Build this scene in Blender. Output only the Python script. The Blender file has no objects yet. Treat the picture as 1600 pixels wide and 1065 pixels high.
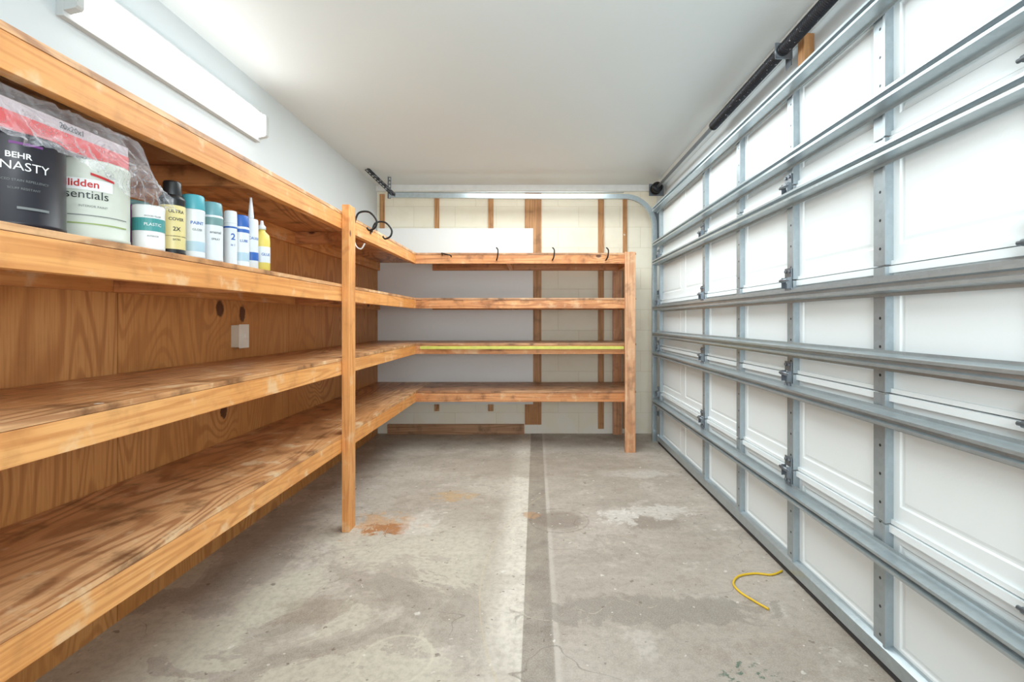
import bpy, bmesh, math, random
from mathutils import Vector, Matrix, noise
random.seed(7)
scene = bpy.context.scene
COL = scene.collection
scene.view_settings.view_transform = 'Standard'
scene.view_settings.look = 'None'
scene.view_settings.exposure = 0.35

# ------------------------------------------------------------------ helpers
def lin(c):
    out = []
    for v in c:
        v = v / 255.0
        out.append(v / 12.92 if v <= 0.04045 else ((v + 0.055) / 1.055) ** 2.4)
    return (out[0], out[1], out[2], 1.0)

class NT:
    def __init__(self, name):
        self.m = bpy.data.materials.new(name)
        self.m.use_nodes = True
        self.t = self.m.node_tree
        self.b = self.t.nodes['Principled BSDF']
        self.out = self.t.nodes['Material Output']
    def n(self, kind, **kw):
        nd = self.t.nodes.new(kind)
        for k, v in kw.items():
            setattr(nd, k, v)
        return nd
    def set(self, sock, v):
        if hasattr(v, 'is_linked'):
            self.t.links.new(v, sock)
        else:
            sock.default_value = v
    def math(self, op, a, b=0.0, c=None, clamp=False):
        nd = self.n('ShaderNodeMath', operation=op, use_clamp=clamp)
        self.set(nd.inputs[0], a); self.set(nd.inputs[1], b)
        if c is not None: self.set(nd.inputs[2], c)
        return nd.outputs[0]
    def mix(self, f, a, b, blend='MIX'):
        nd = self.n('ShaderNodeMix', data_type='RGBA', blend_type=blend)
        self.set(nd.inputs['Factor'], f)
        self.set(nd.inputs[6], a); self.set(nd.inputs[7], b)
        return nd.outputs[2]
    def coord(self, kind='Object'):
        return self.n('ShaderNodeTexCoord').outputs[kind]
    def mapping(self, v, scale=(1, 1, 1), loc=(0, 0, 0), rot=(0, 0, 0)):
        nd = self.n('ShaderNodeMapping')
        self.set(nd.inputs['Vector'], v)
        nd.inputs['Scale'].default_value = scale
        nd.inputs['Location'].default_value = loc
        nd.inputs['Rotation'].default_value = rot
        return nd.outputs[0]
    def noise(self, v, scale=5, detail=4, rough=0.5, dist=0.0):
        nd = self.n('ShaderNodeTexNoise')
        self.set(nd.inputs['Vector'], v)
        nd.inputs['Scale'].default_value = scale
        nd.inputs['Detail'].default_value = detail
        nd.inputs['Roughness'].default_value = rough
        nd.inputs['Distortion'].default_value = dist
        return nd.outputs['Fac']
    def voro(self, v, scale=5, feature='F1', rnd=1.0):
        nd = self.n('ShaderNodeTexVoronoi', feature=feature)
        self.set(nd.inputs['Vector'], v)
        nd.inputs['Scale'].default_value = scale
        nd.inputs['Randomness'].default_value = rnd
        return nd.outputs['Distance']
    def range(self, v, a, b, c=0.0, d=1.0, smooth=True):
        nd = self.n('ShaderNodeMapRange')
        nd.interpolation_type = 'SMOOTHSTEP' if smooth else 'LINEAR'
        self.set(nd.inputs[0], v)
        nd.inputs[1].default_value = a; nd.inputs[2].default_value = b
        nd.inputs[3].default_value = c; nd.inputs[4].default_value = d
        return nd.outputs[0]
    def xyz(self, v):
        nd = self.n('ShaderNodeSeparateXYZ'); self.set(nd.inputs[0], v)
        return nd.outputs
    def comb(self, x, y, z):
        nd = self.n('ShaderNodeCombineXYZ')
        self.set(nd.inputs[0], x); self.set(nd.inputs[1], y); self.set(nd.inputs[2], z)
        return nd.outputs[0]
    def vadd(self, a, b):
        nd = self.n('ShaderNodeVectorMath', operation='ADD')
        self.set(nd.inputs[0], a); self.set(nd.inputs[1], b)
        return nd.outputs[0]
    def bump(self, h, strength=0.3, dist=0.01):
        nd = self.n('ShaderNodeBump')
        nd.inputs['Strength'].default_value = strength
        nd.inputs['Distance'].default_value = dist
        self.set(nd.inputs['Height'], h)
        self.t.links.new(nd.outputs[0], self.b.inputs['Normal'])
    def color(self, c): self.set(self.b.inputs['Base Color'], c)
    def rough(self, r): self.set(self.b.inputs['Roughness'], r)

def plain(name, rgb, rough=0.5, metal=0.0, var=0.04, nscale=20, bump=0.0):
    k = NT(name)
    c = lin(rgb)
    f = k.noise(k.coord(), nscale, 2)
    dark = tuple(max(0, v * (1 - var * 3)) for v in c[:3]) + (1,)
    lite = tuple(min(1, v * (1 + var)) for v in c[:3]) + (1,)
    k.color(k.mix(f, dark, lite)); k.rough(rough)
    k.b.inputs['Metallic'].default_value = metal
    if bump: k.bump(f, bump, 0.002)
    return k.m

def wood(name, axis, base, dark, lite, across=6.0, along=0.7, rings=50.0, ringamt=0.6,
         knots=True, knot_scale=3.0, rough=0.5, grime=0.25, knotr=(0.035, 0.07), thin=None, scuff=0.0, dist=0.3, fixed=()):
    """axis: grain direction 0/1/2; thin: axis ignored for knots; fixed: world-space knots (y,z)"""
    k = NT(name)
    oi = k.n('ShaderNodeObjectInfo')
    off = k.math('MULTIPLY', oi.outputs['Random'], 37.0)
    p = k.vadd(k.coord(), k.comb(off, off, off))
    sc = [across] * 3; sc[axis] = along
    field = k.noise(k.mapping(p, tuple(sc)), 1.0, 1.2, 0.35, dist)
    kv = None
    if fixed:
        gp = k.n('ShaderNodeNewGeometry').outputs['Position']
        gx, gy, gz = k.xyz(gp)
        dmin = None
        for (cy, cz) in fixed:
            dy = k.math('DIVIDE', k.math('SUBTRACT', gy, cy), 0.030)
            dz = k.math('DIVIDE', k.math('SUBTRACT', gz, cz), 0.046)
            d = k.math('SQRT', k.math('ADD', k.math('MULTIPLY', dy, dy), k.math('MULTIPLY', dz, dz)))
            dmin = d if dmin is None else k.math('MINIMUM', dmin, d)
        field = k.math('ADD', field, k.range(dmin, 0.0, 5.0, 0.22, 0.0))
        kn = k.noise(gp, 60, 2)
        kv = k.range(k.math('MULTIPLY_ADD', kn, 0.6, dmin), 1.0, 1.35, 1.0, 0.0)
    elif knots:
        ks = [1.0] * 3
        ks[axis] = 0.62
        if thin is not None: ks[thin] = 0.0
        kd = k.voro(k.mapping(p, tuple(ks)), knot_scale)
        bumpk = k.range(kd, 0.0, 0.30, 0.24, 0.0)
        field = k.math('ADD', field, bumpk)
        kv = k.range(kd, knotr[0], knotr[1], 1.0, 0.0)
    s = k.math('SINE', k.math('MULTIPLY', field, rings))
    s = k.range(s, -0.2, 1.0, 0.0, 1.0)
    fs = [140.0] * 3; fs[axis] = 5.0
    fine = k.noise(k.mapping(p, tuple(fs)), 1.0, 2, 0.6)
    blot = k.noise(p, 1.7, 2, 0.5)
    blot2 = k.noise(p, 9.0, 4, 0.6)
    col = k.mix(k.range(blot, 0.3, 0.7), lin(base), lin(lite))
    ra = k.math('MULTIPLY', s, k.range(blot, 0.35, 0.65, ringamt * 0.55, ringamt * 1.15))
    col = k.mix(ra, col, lin(dark))
    col = k.mix(k.range(fine, 0.4, 0.75, 0.0, 0.35), col, lin(dark))
    gr = tuple(int(v * 0.6) for v in dark)
    col = k.mix(k.range(blot2, 0.5, 0.75, 0.0, grime), col, lin(gr))
    if scuff:
        col = k.mix(k.range(blot2, 0.44, 0.30, 0.0, scuff), col, lin((236, 208, 168)))
    if kv is not None:
        col = k.mix(k.math('MULTIPLY', kv, 0.9), col, lin((72, 34, 18)))
    dr = k.voro(k.vadd(p, k.comb(k.math('MULTIPLY', blot2, 0.06), k.math('MULTIPLY', fine, 0.02), 0.0)), 2.3)
    col = k.mix(k.range(dr, 0.022, 0.03, 0.8, 0.0), col, lin((226, 220, 206)))
    k.color(col)
    k.rough(rough)
    k.b.inputs['Specular IOR Level'].default_value = 0.4
    k.bump(k.math('ADD', fine, k.math('MULTIPLY', s, 0.4)), 0.2, 0.002)
    return k.m

def finish(o, parent=None):
    COL.objects.link(o)
    if parent is not None:
        o.parent = parent
        o.location = o.location - parent.location
    return o

def top(o, label, category, group=None):
    o['label'] = label; o['category'] = category
    if group: o['group'] = group
    return o

def empty(name, loc, label, category, group=None):
    e = bpy.data.objects.new(name, None)
    e.empty_display_size = 0.1
    e.location = loc
    COL.objects.link(e)
    return top(e, label, category, group)

def mesh_obj(name, bm, mat, loc=(0, 0, 0), parent=None, smooth=False):
    me = bpy.data.meshes.new(name)
    bmesh.ops.recalc_face_normals(bm, faces=bm.faces)
    bm.to_mesh(me); bm.free()
    if smooth:
        for p in me.polygons: p.use_smooth = True
    mats = mat if isinstance(mat, (list, tuple)) else [mat]
    for m in mats: me.materials.append(m)
    o = bpy.data.objects.new(name, me)
    o.location = loc
    return finish(o, parent)

def add_box(bm, x, y, z, mi=0):
    vs = [bm.verts.new((a, b, c)) for a in x for b in y for c in z]
    idx = [(0, 1, 3, 2), (4, 6, 7, 5), (0, 4, 5, 1), (2, 3, 7, 6), (0, 2, 6, 4), (1, 5, 7, 3)]
    for f in idx:
        fc = bm.faces.new([vs[i] for i in f]); fc.material_index = mi
    return vs

def box(name, x, y, z, mat, parent=None, bevel=0.0):
    c = ((x[0] + x[1]) / 2, (y[0] + y[1]) / 2, (z[0] + z[1]) / 2)
    bm = bmesh.new()
    add_box(bm, (x[0] - c[0], x[1] - c[0]), (y[0] - c[1], y[1] - c[1]), (z[0] - c[2], z[1] - c[2]))
    if bevel:
        bmesh.ops.bevel(bm, geom=list(bm.edges), offset=bevel, segments=2, affect='EDGES', profile=0.7)
    return mesh_obj(name, bm, mat, c, parent)

def lathe_bm(bm, prof, seg=40, center=(0, 0, 0), axis='Z', mi=0, caps=True):
    rings = []
    for r, h in prof:
        ring = []
        for i in range(seg):
            a = 2 * math.pi * i / seg
            if axis == 'Z': p = (r * math.cos(a), r * math.sin(a), h)
            elif axis == 'Y': p = (r * math.cos(a), h, r * math.sin(a))
            else: p = (h, r * math.cos(a), r * math.sin(a))
            ring.append(bm.verts.new(Vector(p) + Vector(center)))
        rings.append(ring)
    for a, b in zip(rings[:-1], rings[1:]):
        for i in range(seg):
            j = (i + 1) % seg
            f = bm.faces.new((a[i], a[j], b[j], b[i])); f.smooth = True; f.material_index = mi
    if caps:
        for rg in (rings[0], rings[-1]):
            f = bm.faces.new(rg); f.material_index = mi

def lathe(name, prof, mat, loc, parent=None, seg=40, axis='Z', caps=True):
    bm = bmesh.new()
    lathe_bm(bm, prof, seg, (0, 0, 0), axis, 0, caps)
    return mesh_obj(name, bm, mat, loc, parent)

def tube(name, pts, r, mat, parent=None, closed=False, seg=10, subs=8):
    P = [Vector(p) for p in pts]
    c = P[0].copy()
    Q = []
    n = len(P)
    for i in range(n - 1):
        p0 = P[max(i - 1, 0)]; p1 = P[i]; p2 = P[i + 1]; p3 = P[min(i + 2, n - 1)]
        for s in range(subs):
            t = s / subs
            Q.append(0.5 * ((2 * p1) + (-p0 + p2) * t + (2 * p0 - 5 * p1 + 4 * p2 - p3) * t * t + (-p0 + 3 * p1 - 3 * p2 + p3) * t ** 3))
    Q.append(P[-1])
    bm = bmesh.new(); rings = []
    nrm = None
    for i, q in enumerate(Q):
        tg = (Q[min(i + 1, len(Q) - 1)] - Q[max(i - 1, 0)]).normalized()
        if nrm is None:
            nrm = tg.orthogonal().normalized()
        nrm = (nrm - tg * nrm.dot(tg)).normalized()
        bn = tg.cross(nrm)
        ring = []
        for k in range(seg):
            a = 2 * math.pi * k / seg
            ring.append(bm.verts.new(q - c + (nrm * math.cos(a) + bn * math.sin(a)) * r))
        rings.append(ring)
    for a, b in zip(rings[:-1], rings[1:]):
        for i in range(seg):
            j = (i + 1) % seg
            f = bm.faces.new((a[i], a[j], b[j], b[i])); f.smooth = True
    bm.faces.new(rings[0]); bm.faces.new(rings[-1])
    return mesh_obj(name, bm, mat, c, parent)

def extrude_profile(name, prof, axis_range, mat, parent=None, thick=0.0, closed=False):
    """prof: list of (x,z), extruded along Y"""
    cx = sum(p[0] for p in prof) / len(prof); cz = sum(p[1] for p in prof) / len(prof)
    c0 = (axis_range[0] + axis_range[1]) / 2
    bm = bmesh.new(); R = []
    for t in axis_range:
        R.append([bm.verts.new((a - cx, t - c0, b - cz)) for a, b in prof])
    n = len(prof)
    for i in range(n if closed else n - 1):
        j = (i + 1) % n
        bm.faces.new((R[0][i], R[0][j], R[1][j], R[1][i]))
    if closed:
        bm.faces.new(R[0]); bm.faces.new(R[1])
    o = mesh_obj(name, bm, mat, (cx, c0, cz), parent)
    if thick:
        md = o.modifiers.new('Solidify', 'SOLIDIFY'); md.thickness = thick; md.offset = 0
    return o

def text_mesh(s, size, bold=False):
    cu = bpy.data.curves.new('lettering', 'FONT')
    cu.body = s; cu.size = size; cu.align_x = 'CENTER'; cu.align_y = 'CENTER'
    cu.resolution_u = 3
    if bold: cu.offset = size * 0.02
    o = bpy.data.objects.new('lettering_tmp', cu)
    COL.objects.link(o)
    bpy.context.view_layer.update()
    dg = bpy.context.evaluated_depsgraph_get()
    me = bpy.data.meshes.new_from_object(o.evaluated_get(dg))
    bpy.data.objects.remove(o, do_unlink=True)
    return me

def text_cyl(s, size, radius, base, a0, z, mat, parent, bold=False):
    me = text_mesh(s, size, bold)
    bm = bmesh.new(); bm.from_mesh(me)
    bmesh.ops.triangulate(bm, faces=bm.faces)
    bmesh.ops.subdivide_edges(bm, edges=[e for e in bm.edges if e.calc_length() > size * 0.3], cuts=1)
    for v in bm.verts:
        a = a0 + v.co.x / radius; h = v.co.y
        v.co = Vector((radius * math.cos(a), radius * math.sin(a), z + h))
    return mesh_obj('lettering', bm, mat, base, parent)

def patch_cyl(name, w, h, radius, base, a0, z, mat, parent, n=16, slant=0.0):
    bm = bmesh.new(); A = []; B = []
    for i in range(n + 1):
        u = (i / n - 0.5) * w
        a = a0 + u / radius
        A.append(bm.verts.new((radius * math.cos(a), radius * math.sin(a), z - h / 2 + slant * u)))
        B.append(bm.verts.new((radius * math.cos(a), radius * math.sin(a), z + h / 2 + slant * u)))
    for i in range(n):
        bm.faces.new((A[i], A[i + 1], B[i + 1], B[i]))
    return mesh_obj(name, bm, mat, base, parent)

# ------------------------------------------------------------------ constants
H = 1.10
CEIL = 2.405
YB = 4.723
XL = -1.54
XR = 1.175
YF = -0.9

# ------------------------------------------------------------------ materials
m_board_y = wood('pine_board_y', 1, (226, 154, 84), (184, 106, 48), (238, 176, 110), across=14, along=0.6, rings=45, ringamt=0.38, knot_scale=2.6, grime=0.25, thin=0, knotr=(0.025, 0.05), scuff=0.5)
m_board_x = wood('pine_board_x', 0, (206, 138, 84), (148, 82, 44), (222, 160, 108), across=14, along=0.6, rings=45, ringamt=0.45, knot_scale=2.6, grime=0.7, thin=1, knotr=(0.025, 0.05), scuff=0.4)
m_board_z = wood('pine_post', 2, (224, 152, 84), (180, 104, 50), (236, 172, 108), across=14, along=0.6, rings=45, ringamt=0.4, knot_scale=3, grime=0.25, thin=0, knotr=(0.025, 0.05), scuff=0.4)
m_post_back = wood('pine_post_weathered', 2, (210, 148, 104), (158, 100, 64), (228, 180, 140), across=14, along=0.6, rings=45, ringamt=0.4, knot_scale=3, grime=0.5, thin=1, knotr=(0.025, 0.05), scuff=0.4)
m_ply = wood('plywood_wall', 2, (208, 144, 80), (162, 94, 44), (220, 160, 98), across=3.3, along=0.75, rings=120, ringamt=0.42, grime=0.1, thin=0, rough=0.45, dist=0.7,
             fixed=((2.35, 1.156), (2.53, 1.133), (2.38, 0.66), (1.30, 0.62), (3.9, 1.40), (3.4, 0.72)))
m_deck_y = wood('plywood_deck_y', 1, (208, 150, 98), (146, 88, 50), (228, 180, 132), across=3.4, along=0.6, rings=95, ringamt=0.6, knots=False, grime=0.75, rough=0.38, scuff=0.7, dist=0.8)
m_deck_x = wood('plywood_deck_x', 0, (182, 130, 92), (126, 80, 52), (202, 156, 116), across=5, along=0.6, rings=65, ringamt=0.5, knots=False, grime=0.9, rough=0.42, scuff=0.35)
m_strip = wood('furring_wood', 2, (188, 134, 82), (136, 86, 46), (204, 156, 106), across=16, along=0.6, rings=40, ringamt=0.5, knot_scale=3, grime=0.4, thin=1)
m_plate = wood('sill_wood', 0, (176, 132, 96), (130, 86, 56), (196, 156, 120), across=16, along=0.6, rings=40, ringamt=0.5, knots=False, grime=0.6)

def wall_paint(name, rgb, bump=0.1, rough=0.6, var=0.03):
    k = NT(name)
    p = k.coord()
    n1 = k.noise(p, 1.3, 3); n2 = k.noise(p, 60, 3)
    c = lin(rgb); d = tuple(v * (1 - var * 2) for v in c[:3]) + (1,)
    k.color(k.mix(n1, d, c)); k.rough(rough)
    k.bump(n2, bump, 0.003)
    return k.m
m_wall = wall_paint('white_wall_paint', (218, 226, 229))
m_ceil = wall_paint('ceiling_paint', (223, 231, 233), bump=0.15)
m_trim = plain('white_trim_paint', (238, 240, 238), 0.5)
m_whiteboard = wall_paint('white_board_paint', (246, 249, 248), bump=0.25, var=0.04)

k = NT('painted_concrete_block')
p = k.coord(); x, y, z = k.xyz(p)
br = k.n('ShaderNodeTexBrick')
k.set(br.inputs['Vector'], k.comb(x, z, 0.0))
br.inputs['Scale'].default_value = 1.0
br.inputs['Brick Width'].default_value = 0.40
br.inputs['Row Height'].default_value = 0.20
br.inputs['Mortar Size'].default_value = 0.004
br.inputs['Mortar Smooth'].default_value = 0.8
br.inputs['Color1'].default_value = lin((245, 240, 222)); br.inputs['Color2'].default_value = lin((242, 236, 216))
br.inputs['Mortar'].default_value = lin((228, 220, 198))
n1 = k.noise(p, 4, 5, 0.6)
lowdirt = k.math('MULTIPLY', k.range(z, -1.2, -0.75, 1.0, 0.0), k.range(n1, 0.35, 0.6))
col = k.mix(k.range(n1, 0.45, 0.75, 0, 0.3), br.outputs['Color'], lin((222, 212, 188)))
col = k.mix(k.math('MULTIPLY', lowdirt, 0.7), col, lin((246, 244, 238)))
k.color(col); k.rough(0.75)
k.bump(k.math('SUBTRACT', k.math('MULTIPLY', k.noise(p, 60, 4), 0.5), k.math('MULTIPLY', br.outputs['Fac'], 0.6)), 0.35, 0.004)
m_block = k.m

k = NT('door_white_steel')
p = k.coord()
n1 = k.noise(p, 120, 1)
k.color(lin((236, 244, 246))); k.rough(0.42)
k.bump(n1, 0.1, 0.002)
m_door = k.m

def galv(name, rgb=(188, 194, 200), rough=0.38, holes=None, metal=0.75):
    k = NT(name)
    p = k.coord()
    v = k.n('ShaderNodeTexVoronoi'); k.set(v.inputs['Vector'], p); v.inputs['Scale'].default_value = 60
    n2 = k.noise(p, 6, 3)
    c = lin(rgb)
    d = tuple(a * 0.70 for a in c[:3]) + (1,)
    f = k.math('ADD', k.math('MULTIPLY', v.outputs['Color'], 0.35), k.math('MULTIPLY', n2, 0.65))
    col = k.mix(f, d, c)
    if holes:
        x, y, z = k.xyz(p)
        zz = k.math('SUBTRACT', k.math('MODULO', k.math('ADD', z, 10.0), holes), holes / 2)
        d2 = k.math('ADD', k.math('MULTIPLY', y, y), k.math('MULTIPLY', zz, zz))
        col = k.mix(k.range(d2, 0.000016, 0.00003, 1, 0), col, lin((40, 42, 46)))
    k.color(col); k.rough(rough); k.b.inputs['Metallic'].default_value = metal
    return k.m
m_galv = galv('galvanised_steel', (188, 200, 205), 0.28, metal=0.6)
m_galv_stile = galv('galvanised_stile', (178, 190, 196), 0.34, holes=0.09, metal=0.5)
m_galv_dk = galv('galvanised_bracket', (140, 148, 156), 0.36, metal=0.7)
m_black = plain('black_metal', (26, 27, 30), 0.4, 0.5)
m_rubber = plain('rubber_seal', (60, 60, 62), 0.7)

k = NT('spring_speckled_black')
p = k.coord()
s = k.noise(p, 70, 3, 0.6)
k.color(k.mix(k.range(s, 0.65, 0.69), lin((24, 26, 34)), lin((170, 172, 178))))
k.rough(0.45); k.b.inputs['Metallic'].default_value = 0.2
m_spring = k.m

# floor concrete
k = NT('garage_concrete')
p = k.coord(); x, y, z = k.xyz(p)
n_big = k.noise(p, 1.1, 4, 0.55)
n_mid = k.noise(p, 4.5, 6, 0.68)
n_fine = k.noise(p, 38, 4, 0.65)
n_grit = k.noise(p, 190, 1, 0.5)
base_l = k.mix(k.range(n_big, 0.38, 0.62), lin((174, 164, 151)), lin((198, 189, 176)))
base_r = k.mix(k.range(n_big, 0.35, 0.65), lin((166, 156, 144)), lin((186, 176, 165)))
col = k.mix(k.range(x, -0.02, 0.02), base_l, base_r)
col = k.mix(k.range(n_mid, 0.50, 0.68, 0, 0.5), col, lin((142, 126, 110)))
col = k.mix(k.range(n_mid, 0.34, 0.46, 0.5, 0.0), col, lin((214, 206, 196)))
pn = k.noise(k.mapping(p, (1, 1, 1), (3.1, 5.2, 0)), 1.9, 6, 0.64, 0.4)
pm = k.math('MULTIPLY', k.range(pn, 0.485, 0.50), k.range(x, -0.12, -0.35, 0, 1))
pm = k.math('MULTIPLY', pm, k.range(y, 2.8, 2.2, 0, 1))
col = k.mix(k.math('MULTIPLY', pm, 0.6), col, lin((210, 205, 186)))
pm2 = k.math('MULTIPLY', k.range(pn, 0.46, 0.43), k.range(y, 3.4, 2.4, 0.4, 1))
col = k.mix(k.math('MULTIPLY', pm2, 0.4), col, lin((144, 135, 123)))
def band(a, b, e, w):
    return k.math('MULTIPLY', k.range(w, a - e, a + e), k.range(w, b - e, b + e, 1, 0))
lb = k.math('MULTIPLY', k.range(k.math('ADD', x, k.math('MULTIPLY', n_mid, 0.10)), -0.17, -0.06), k.range(x, -0.047, -0.043, 1, 0))
lightband = k.math('MULTIPLY', lb, k.range(n_mid, 0.38, 0.64, 0.95, 0.5))
col = k.mix(lightband, col, lin((224, 217, 204)))
strip = band(-0.045, 0.062, 0.003, x)
scol = k.mix(k.range(n_mid, 0.35, 0.65), lin((154, 144, 130)), lin((120, 110, 98)))
col = k.mix(k.math('MULTIPLY', strip, 0.75), col, scol)
wx = k.math('ADD', x, k.math('MULTIPLY', k.math('SUBTRACT', n_mid, 0.5), 0.02))
ledge = k.math('MULTIPLY', band(0.062, 0.082, 0.008, wx), k.range(n_fine, 0.35, 0.65, 0.2, 0.7))
col = k.mix(ledge, col, lin((210, 204, 194)))
bn = k.math('SUBTRACT', k.noise(k.mapping(p, (1, 1, 1), (1.5, 0, 0)), 11, 6, 0.72, 0.6), 0.5)
def blob(cx, cy, rx, ry, soft=0.3, wobble=0.9):
    dx = k.math('DIVIDE', k.math('SUBTRACT', x, cx), rx)
    dy = k.math('DIVIDE', k.math('SUBTRACT', y, cy), ry)
    d = k.math('SQRT', k.math('ADD', k.math('MULTIPLY', dx, dx), k.math('MULTIPLY', dy, dy)))
    return k.range(k.math('MULTIPLY_ADD', bn, wobble * 2.4, d), 1 - soft, 1 + soft * 0.3, 1, 0)
for (cx, cy, rx, ry, rgb, amt, wb) in [
    (-0.82, 2.62, 0.15, 0.13, (206, 150, 84), 0.55, 2.2),
    (-0.78, 2.56, 0.11, 0.08, (172, 108, 44), 0.9, 2.2),
    (-0.50, 3.05, 0.12, 0.08, (200, 160, 102), 0.6, 1.8),
    (0.12, 2.68, 0.17, 0.13, (122, 108, 95), 0.65, 0.3),
    (0.62, 2.65, 0.20, 0.10, (126, 112, 99), 0.5, 1.0),
    (0.47, 2.72, 0.10, 0.12, (220, 214, 206), 0.7, 1.4),
    (0.70, 2.80, 0.22, 0.10, (220, 214, 206), 0.6, 1.5),
    (0.70, 3.5, 0.30, 0.10, (216, 210, 202), 0.5, 1.0),
    (-0.02, 2.75, 0.05, 0.05, (190, 140, 86), 0.55, 1.4),
    (0.45, 1.85, 0.5, 0.10, (138, 129, 118), 0.7, 1.2),
    (0.0, 3.7, 0.9, 0.35, (154, 140, 124), 0.45, 0.8),
    (-0.85, 1.85, 0.15, 0.10, (146, 128, 108), 0.4, 1.0),
    (-0.62, 2.62, 0.10, 0.18, (218, 212, 202), 0.5, 1.0)]:
    col = k.mix(k.math('MULTIPLY', blob(cx, cy, rx, ry, wobble=wb), amt), col, lin(rgb))
def ringm(cx, cy, r, w, rgb, amt, col):
    dx = k.math('SUBTRACT', x, cx); dy = k.math('SUBTRACT', y, cy)
    d = k.math('SQRT', k.math('ADD', k.math('MULTIPLY', dx, dx), k.math('MULTIPLY', dy, dy)))
    d = k.math('ABSOLUTE', k.math('SUBTRACT', d, r))
    m = k.math('MULTIPLY', k.range(d, 0, w, 1, 0), k.range(n_fine, 0.35, 0.6, 0.3, 1))
    return k.mix(k.math('MULTIPLY', m, amt), col, lin(rgb))
col = ringm(-0.455, 1.58, 0.118, 0.010, (218, 212, 190), 0.7, col)
col = ringm(1.55, 2.1, 1.78, 0.004, (208, 188, 148), 0.7, col)
col = ringm(0.13, 2.68, 0.16, 0.010, (102, 90, 78), 0.5, col)
sn = k.noise(k.mapping(p, (1.0, 0.35, 1), (7, 3, 0)), 1.6, 2, 0.4)
scr = k.math('MULTIPLY', k.range(k.math('ABSOLUTE', k.math('SUBTRACT', sn, 0.47)), 0.0, 0.0016, 1, 0), k.range(n_fine, 0.45, 0.6))
col = k.mix(k.math('MULTIPLY', scr, 0.6), col, lin((222, 214, 196)))
sn2 = k.noise(k.mapping(p, (0.5, 1.0, 1), (2, 9, 0)), 1.5, 3, 0.5)
scr2 = k.math('MULTIPLY', k.range(k.math('ABSOLUTE', k.math('SUBTRACT', sn2, 0.52)), 0.0, 0.0014, 1, 0), k.range(n_big, 0.46, 0.52))
col = k.mix(k.math('MULTIPLY', scr2, 0.6), col, lin((104, 94, 82)))
gs = k.math('MULTIPLY', blob(0.66, 1.50, 0.10, 0.08, wobble=0.3), k.range(n_fine, 0.55, 0.6))
col = k.mix(gs, col, lin((60, 104, 84)))
sp = k.noise(p, 26, 2, 0.5)
col = k.mix(k.range(sp, 0.69, 0.73, 0, 0.7), col, lin((100, 86, 72)))
col = k.mix(k.range(sp, 0.30, 0.27, 0, 0.7), col, lin((230, 226, 216)))
col = k.mix(k.range(n_fine, 0.38, 0.7, 0.0, 0.32), col, lin((130, 118, 105)))
col = k.mix(k.range(n_grit, 0.4, 0.7, 0.0, 0.18), col, lin((220, 212, 202)))
k.color(col)
k.rough(k.range(n_mid, 0.3, 0.7, 0.38, 0.62))
k.bump(k.math('ADD', k.math('MULTIPLY', n_fine, 0.5), k.math('MULTIPLY', n_grit, 0.2)), 0.25, 0.003)
m_floor = k.m

# ------------------------------------------------------------------ room shell
def struct(o):
    o['kind'] = 'structure'; return o
fo = struct(box('floor', (XL - 0.1, XR + 0.1), (YF, YB + 0.1), (-0.1, 0), m_floor))
fo.data.transform(Matrix.Translation(fo.location)); fo.location = (0, 0, 0)
struct(box('ceiling', (XL - 0.1, XR + 0.1), (YF, YB + 0.1), (CEIL, CEIL + 0.1), m_ceil))
struct(box('wall_left', (XL - 0.1, XL), (YF, YB), (0, CEIL), m_wall))
struct(box('wall_back', (XL, XR), (YB, YB + 0.1), (0, CEIL), m_block))
DY1 = 4.345
bm = bmesh.new()
add_box(bm, (XR, XR + 0.1), (YF, YB), (2.08, CEIL))
add_box(bm, (XR, XR + 0.1), (DY1 - 0.02, YB), (0, 2.08))
struct(mesh_obj('wall_right', bm, m_wall))
struct(box('trim_1', (XL, XR), (YB - 0.03, YB), (2.345, CEIL), m_trim))
struct(box('trim_2', (XR - 0.03, XR), (YF, YB - 0.03), (2.33, CEIL), m_trim))

ys = [4.70, 3.00, 1.775, 0.555, -0.665]
for i in range(4):
    a, b = ys[i + 1] + 0.002, ys[i] - 0.002
    o = box('plywood_sheet', (XL, XL + 0.014), (a, b), (0.0, 1.645), m_ply)
    top(o, 'orange-brown plywood sheet lining the wall behind the shelves', 'wall panel', 'plywood sheets behind the shelves')

o = box('wall_board', (XL + 0.016, -0.025), (YB - 0.034, YB - 0.0195), (0.29, 1.985), m_whiteboard)
top(o, 'white painted board panel fixed to the block wall behind shelves', 'wall panel')

G = 'wooden furring strips on the block wall'
for (x0, x1, z0, z1, lab) in [
    (-0.98, -0.935, 0.22, 2.30, 'thin wooden furring strip partly behind the white board'),
    (-0.46, -0.41, 0.22, 2.30, 'thin wooden furring strip partly behind the white board'),
    (-0.105, 0.055, 0.09, 2.33, 'wide wooden furring board on the cream block wall'),
    (0.605, 0.660, 0.05, 2.30, 'narrow wooden furring strip on the cream block wall'),
    (0.845, 0.885, 0.05, 2.30, 'narrow wooden furring strip on the cream block wall'),
    (-1.51, -1.465, 1.99, 2.32, 'short wooden strip on the block wall by the corner')]:
    o = box('furring_strip', (x0, x1), (YB - 0.019, YB), (z0, z1), m_strip, None, 0.001)
    top(o, lab, 'wood strip', G)
o = box('wooden_sill_plate', (-1.43, -0.11), (YB - 0.035, YB), (0.0, 0.095), m_plate, None, 0.002)
top(o, 'weathered wooden board along the foot of the block wall', 'wood board')

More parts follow.
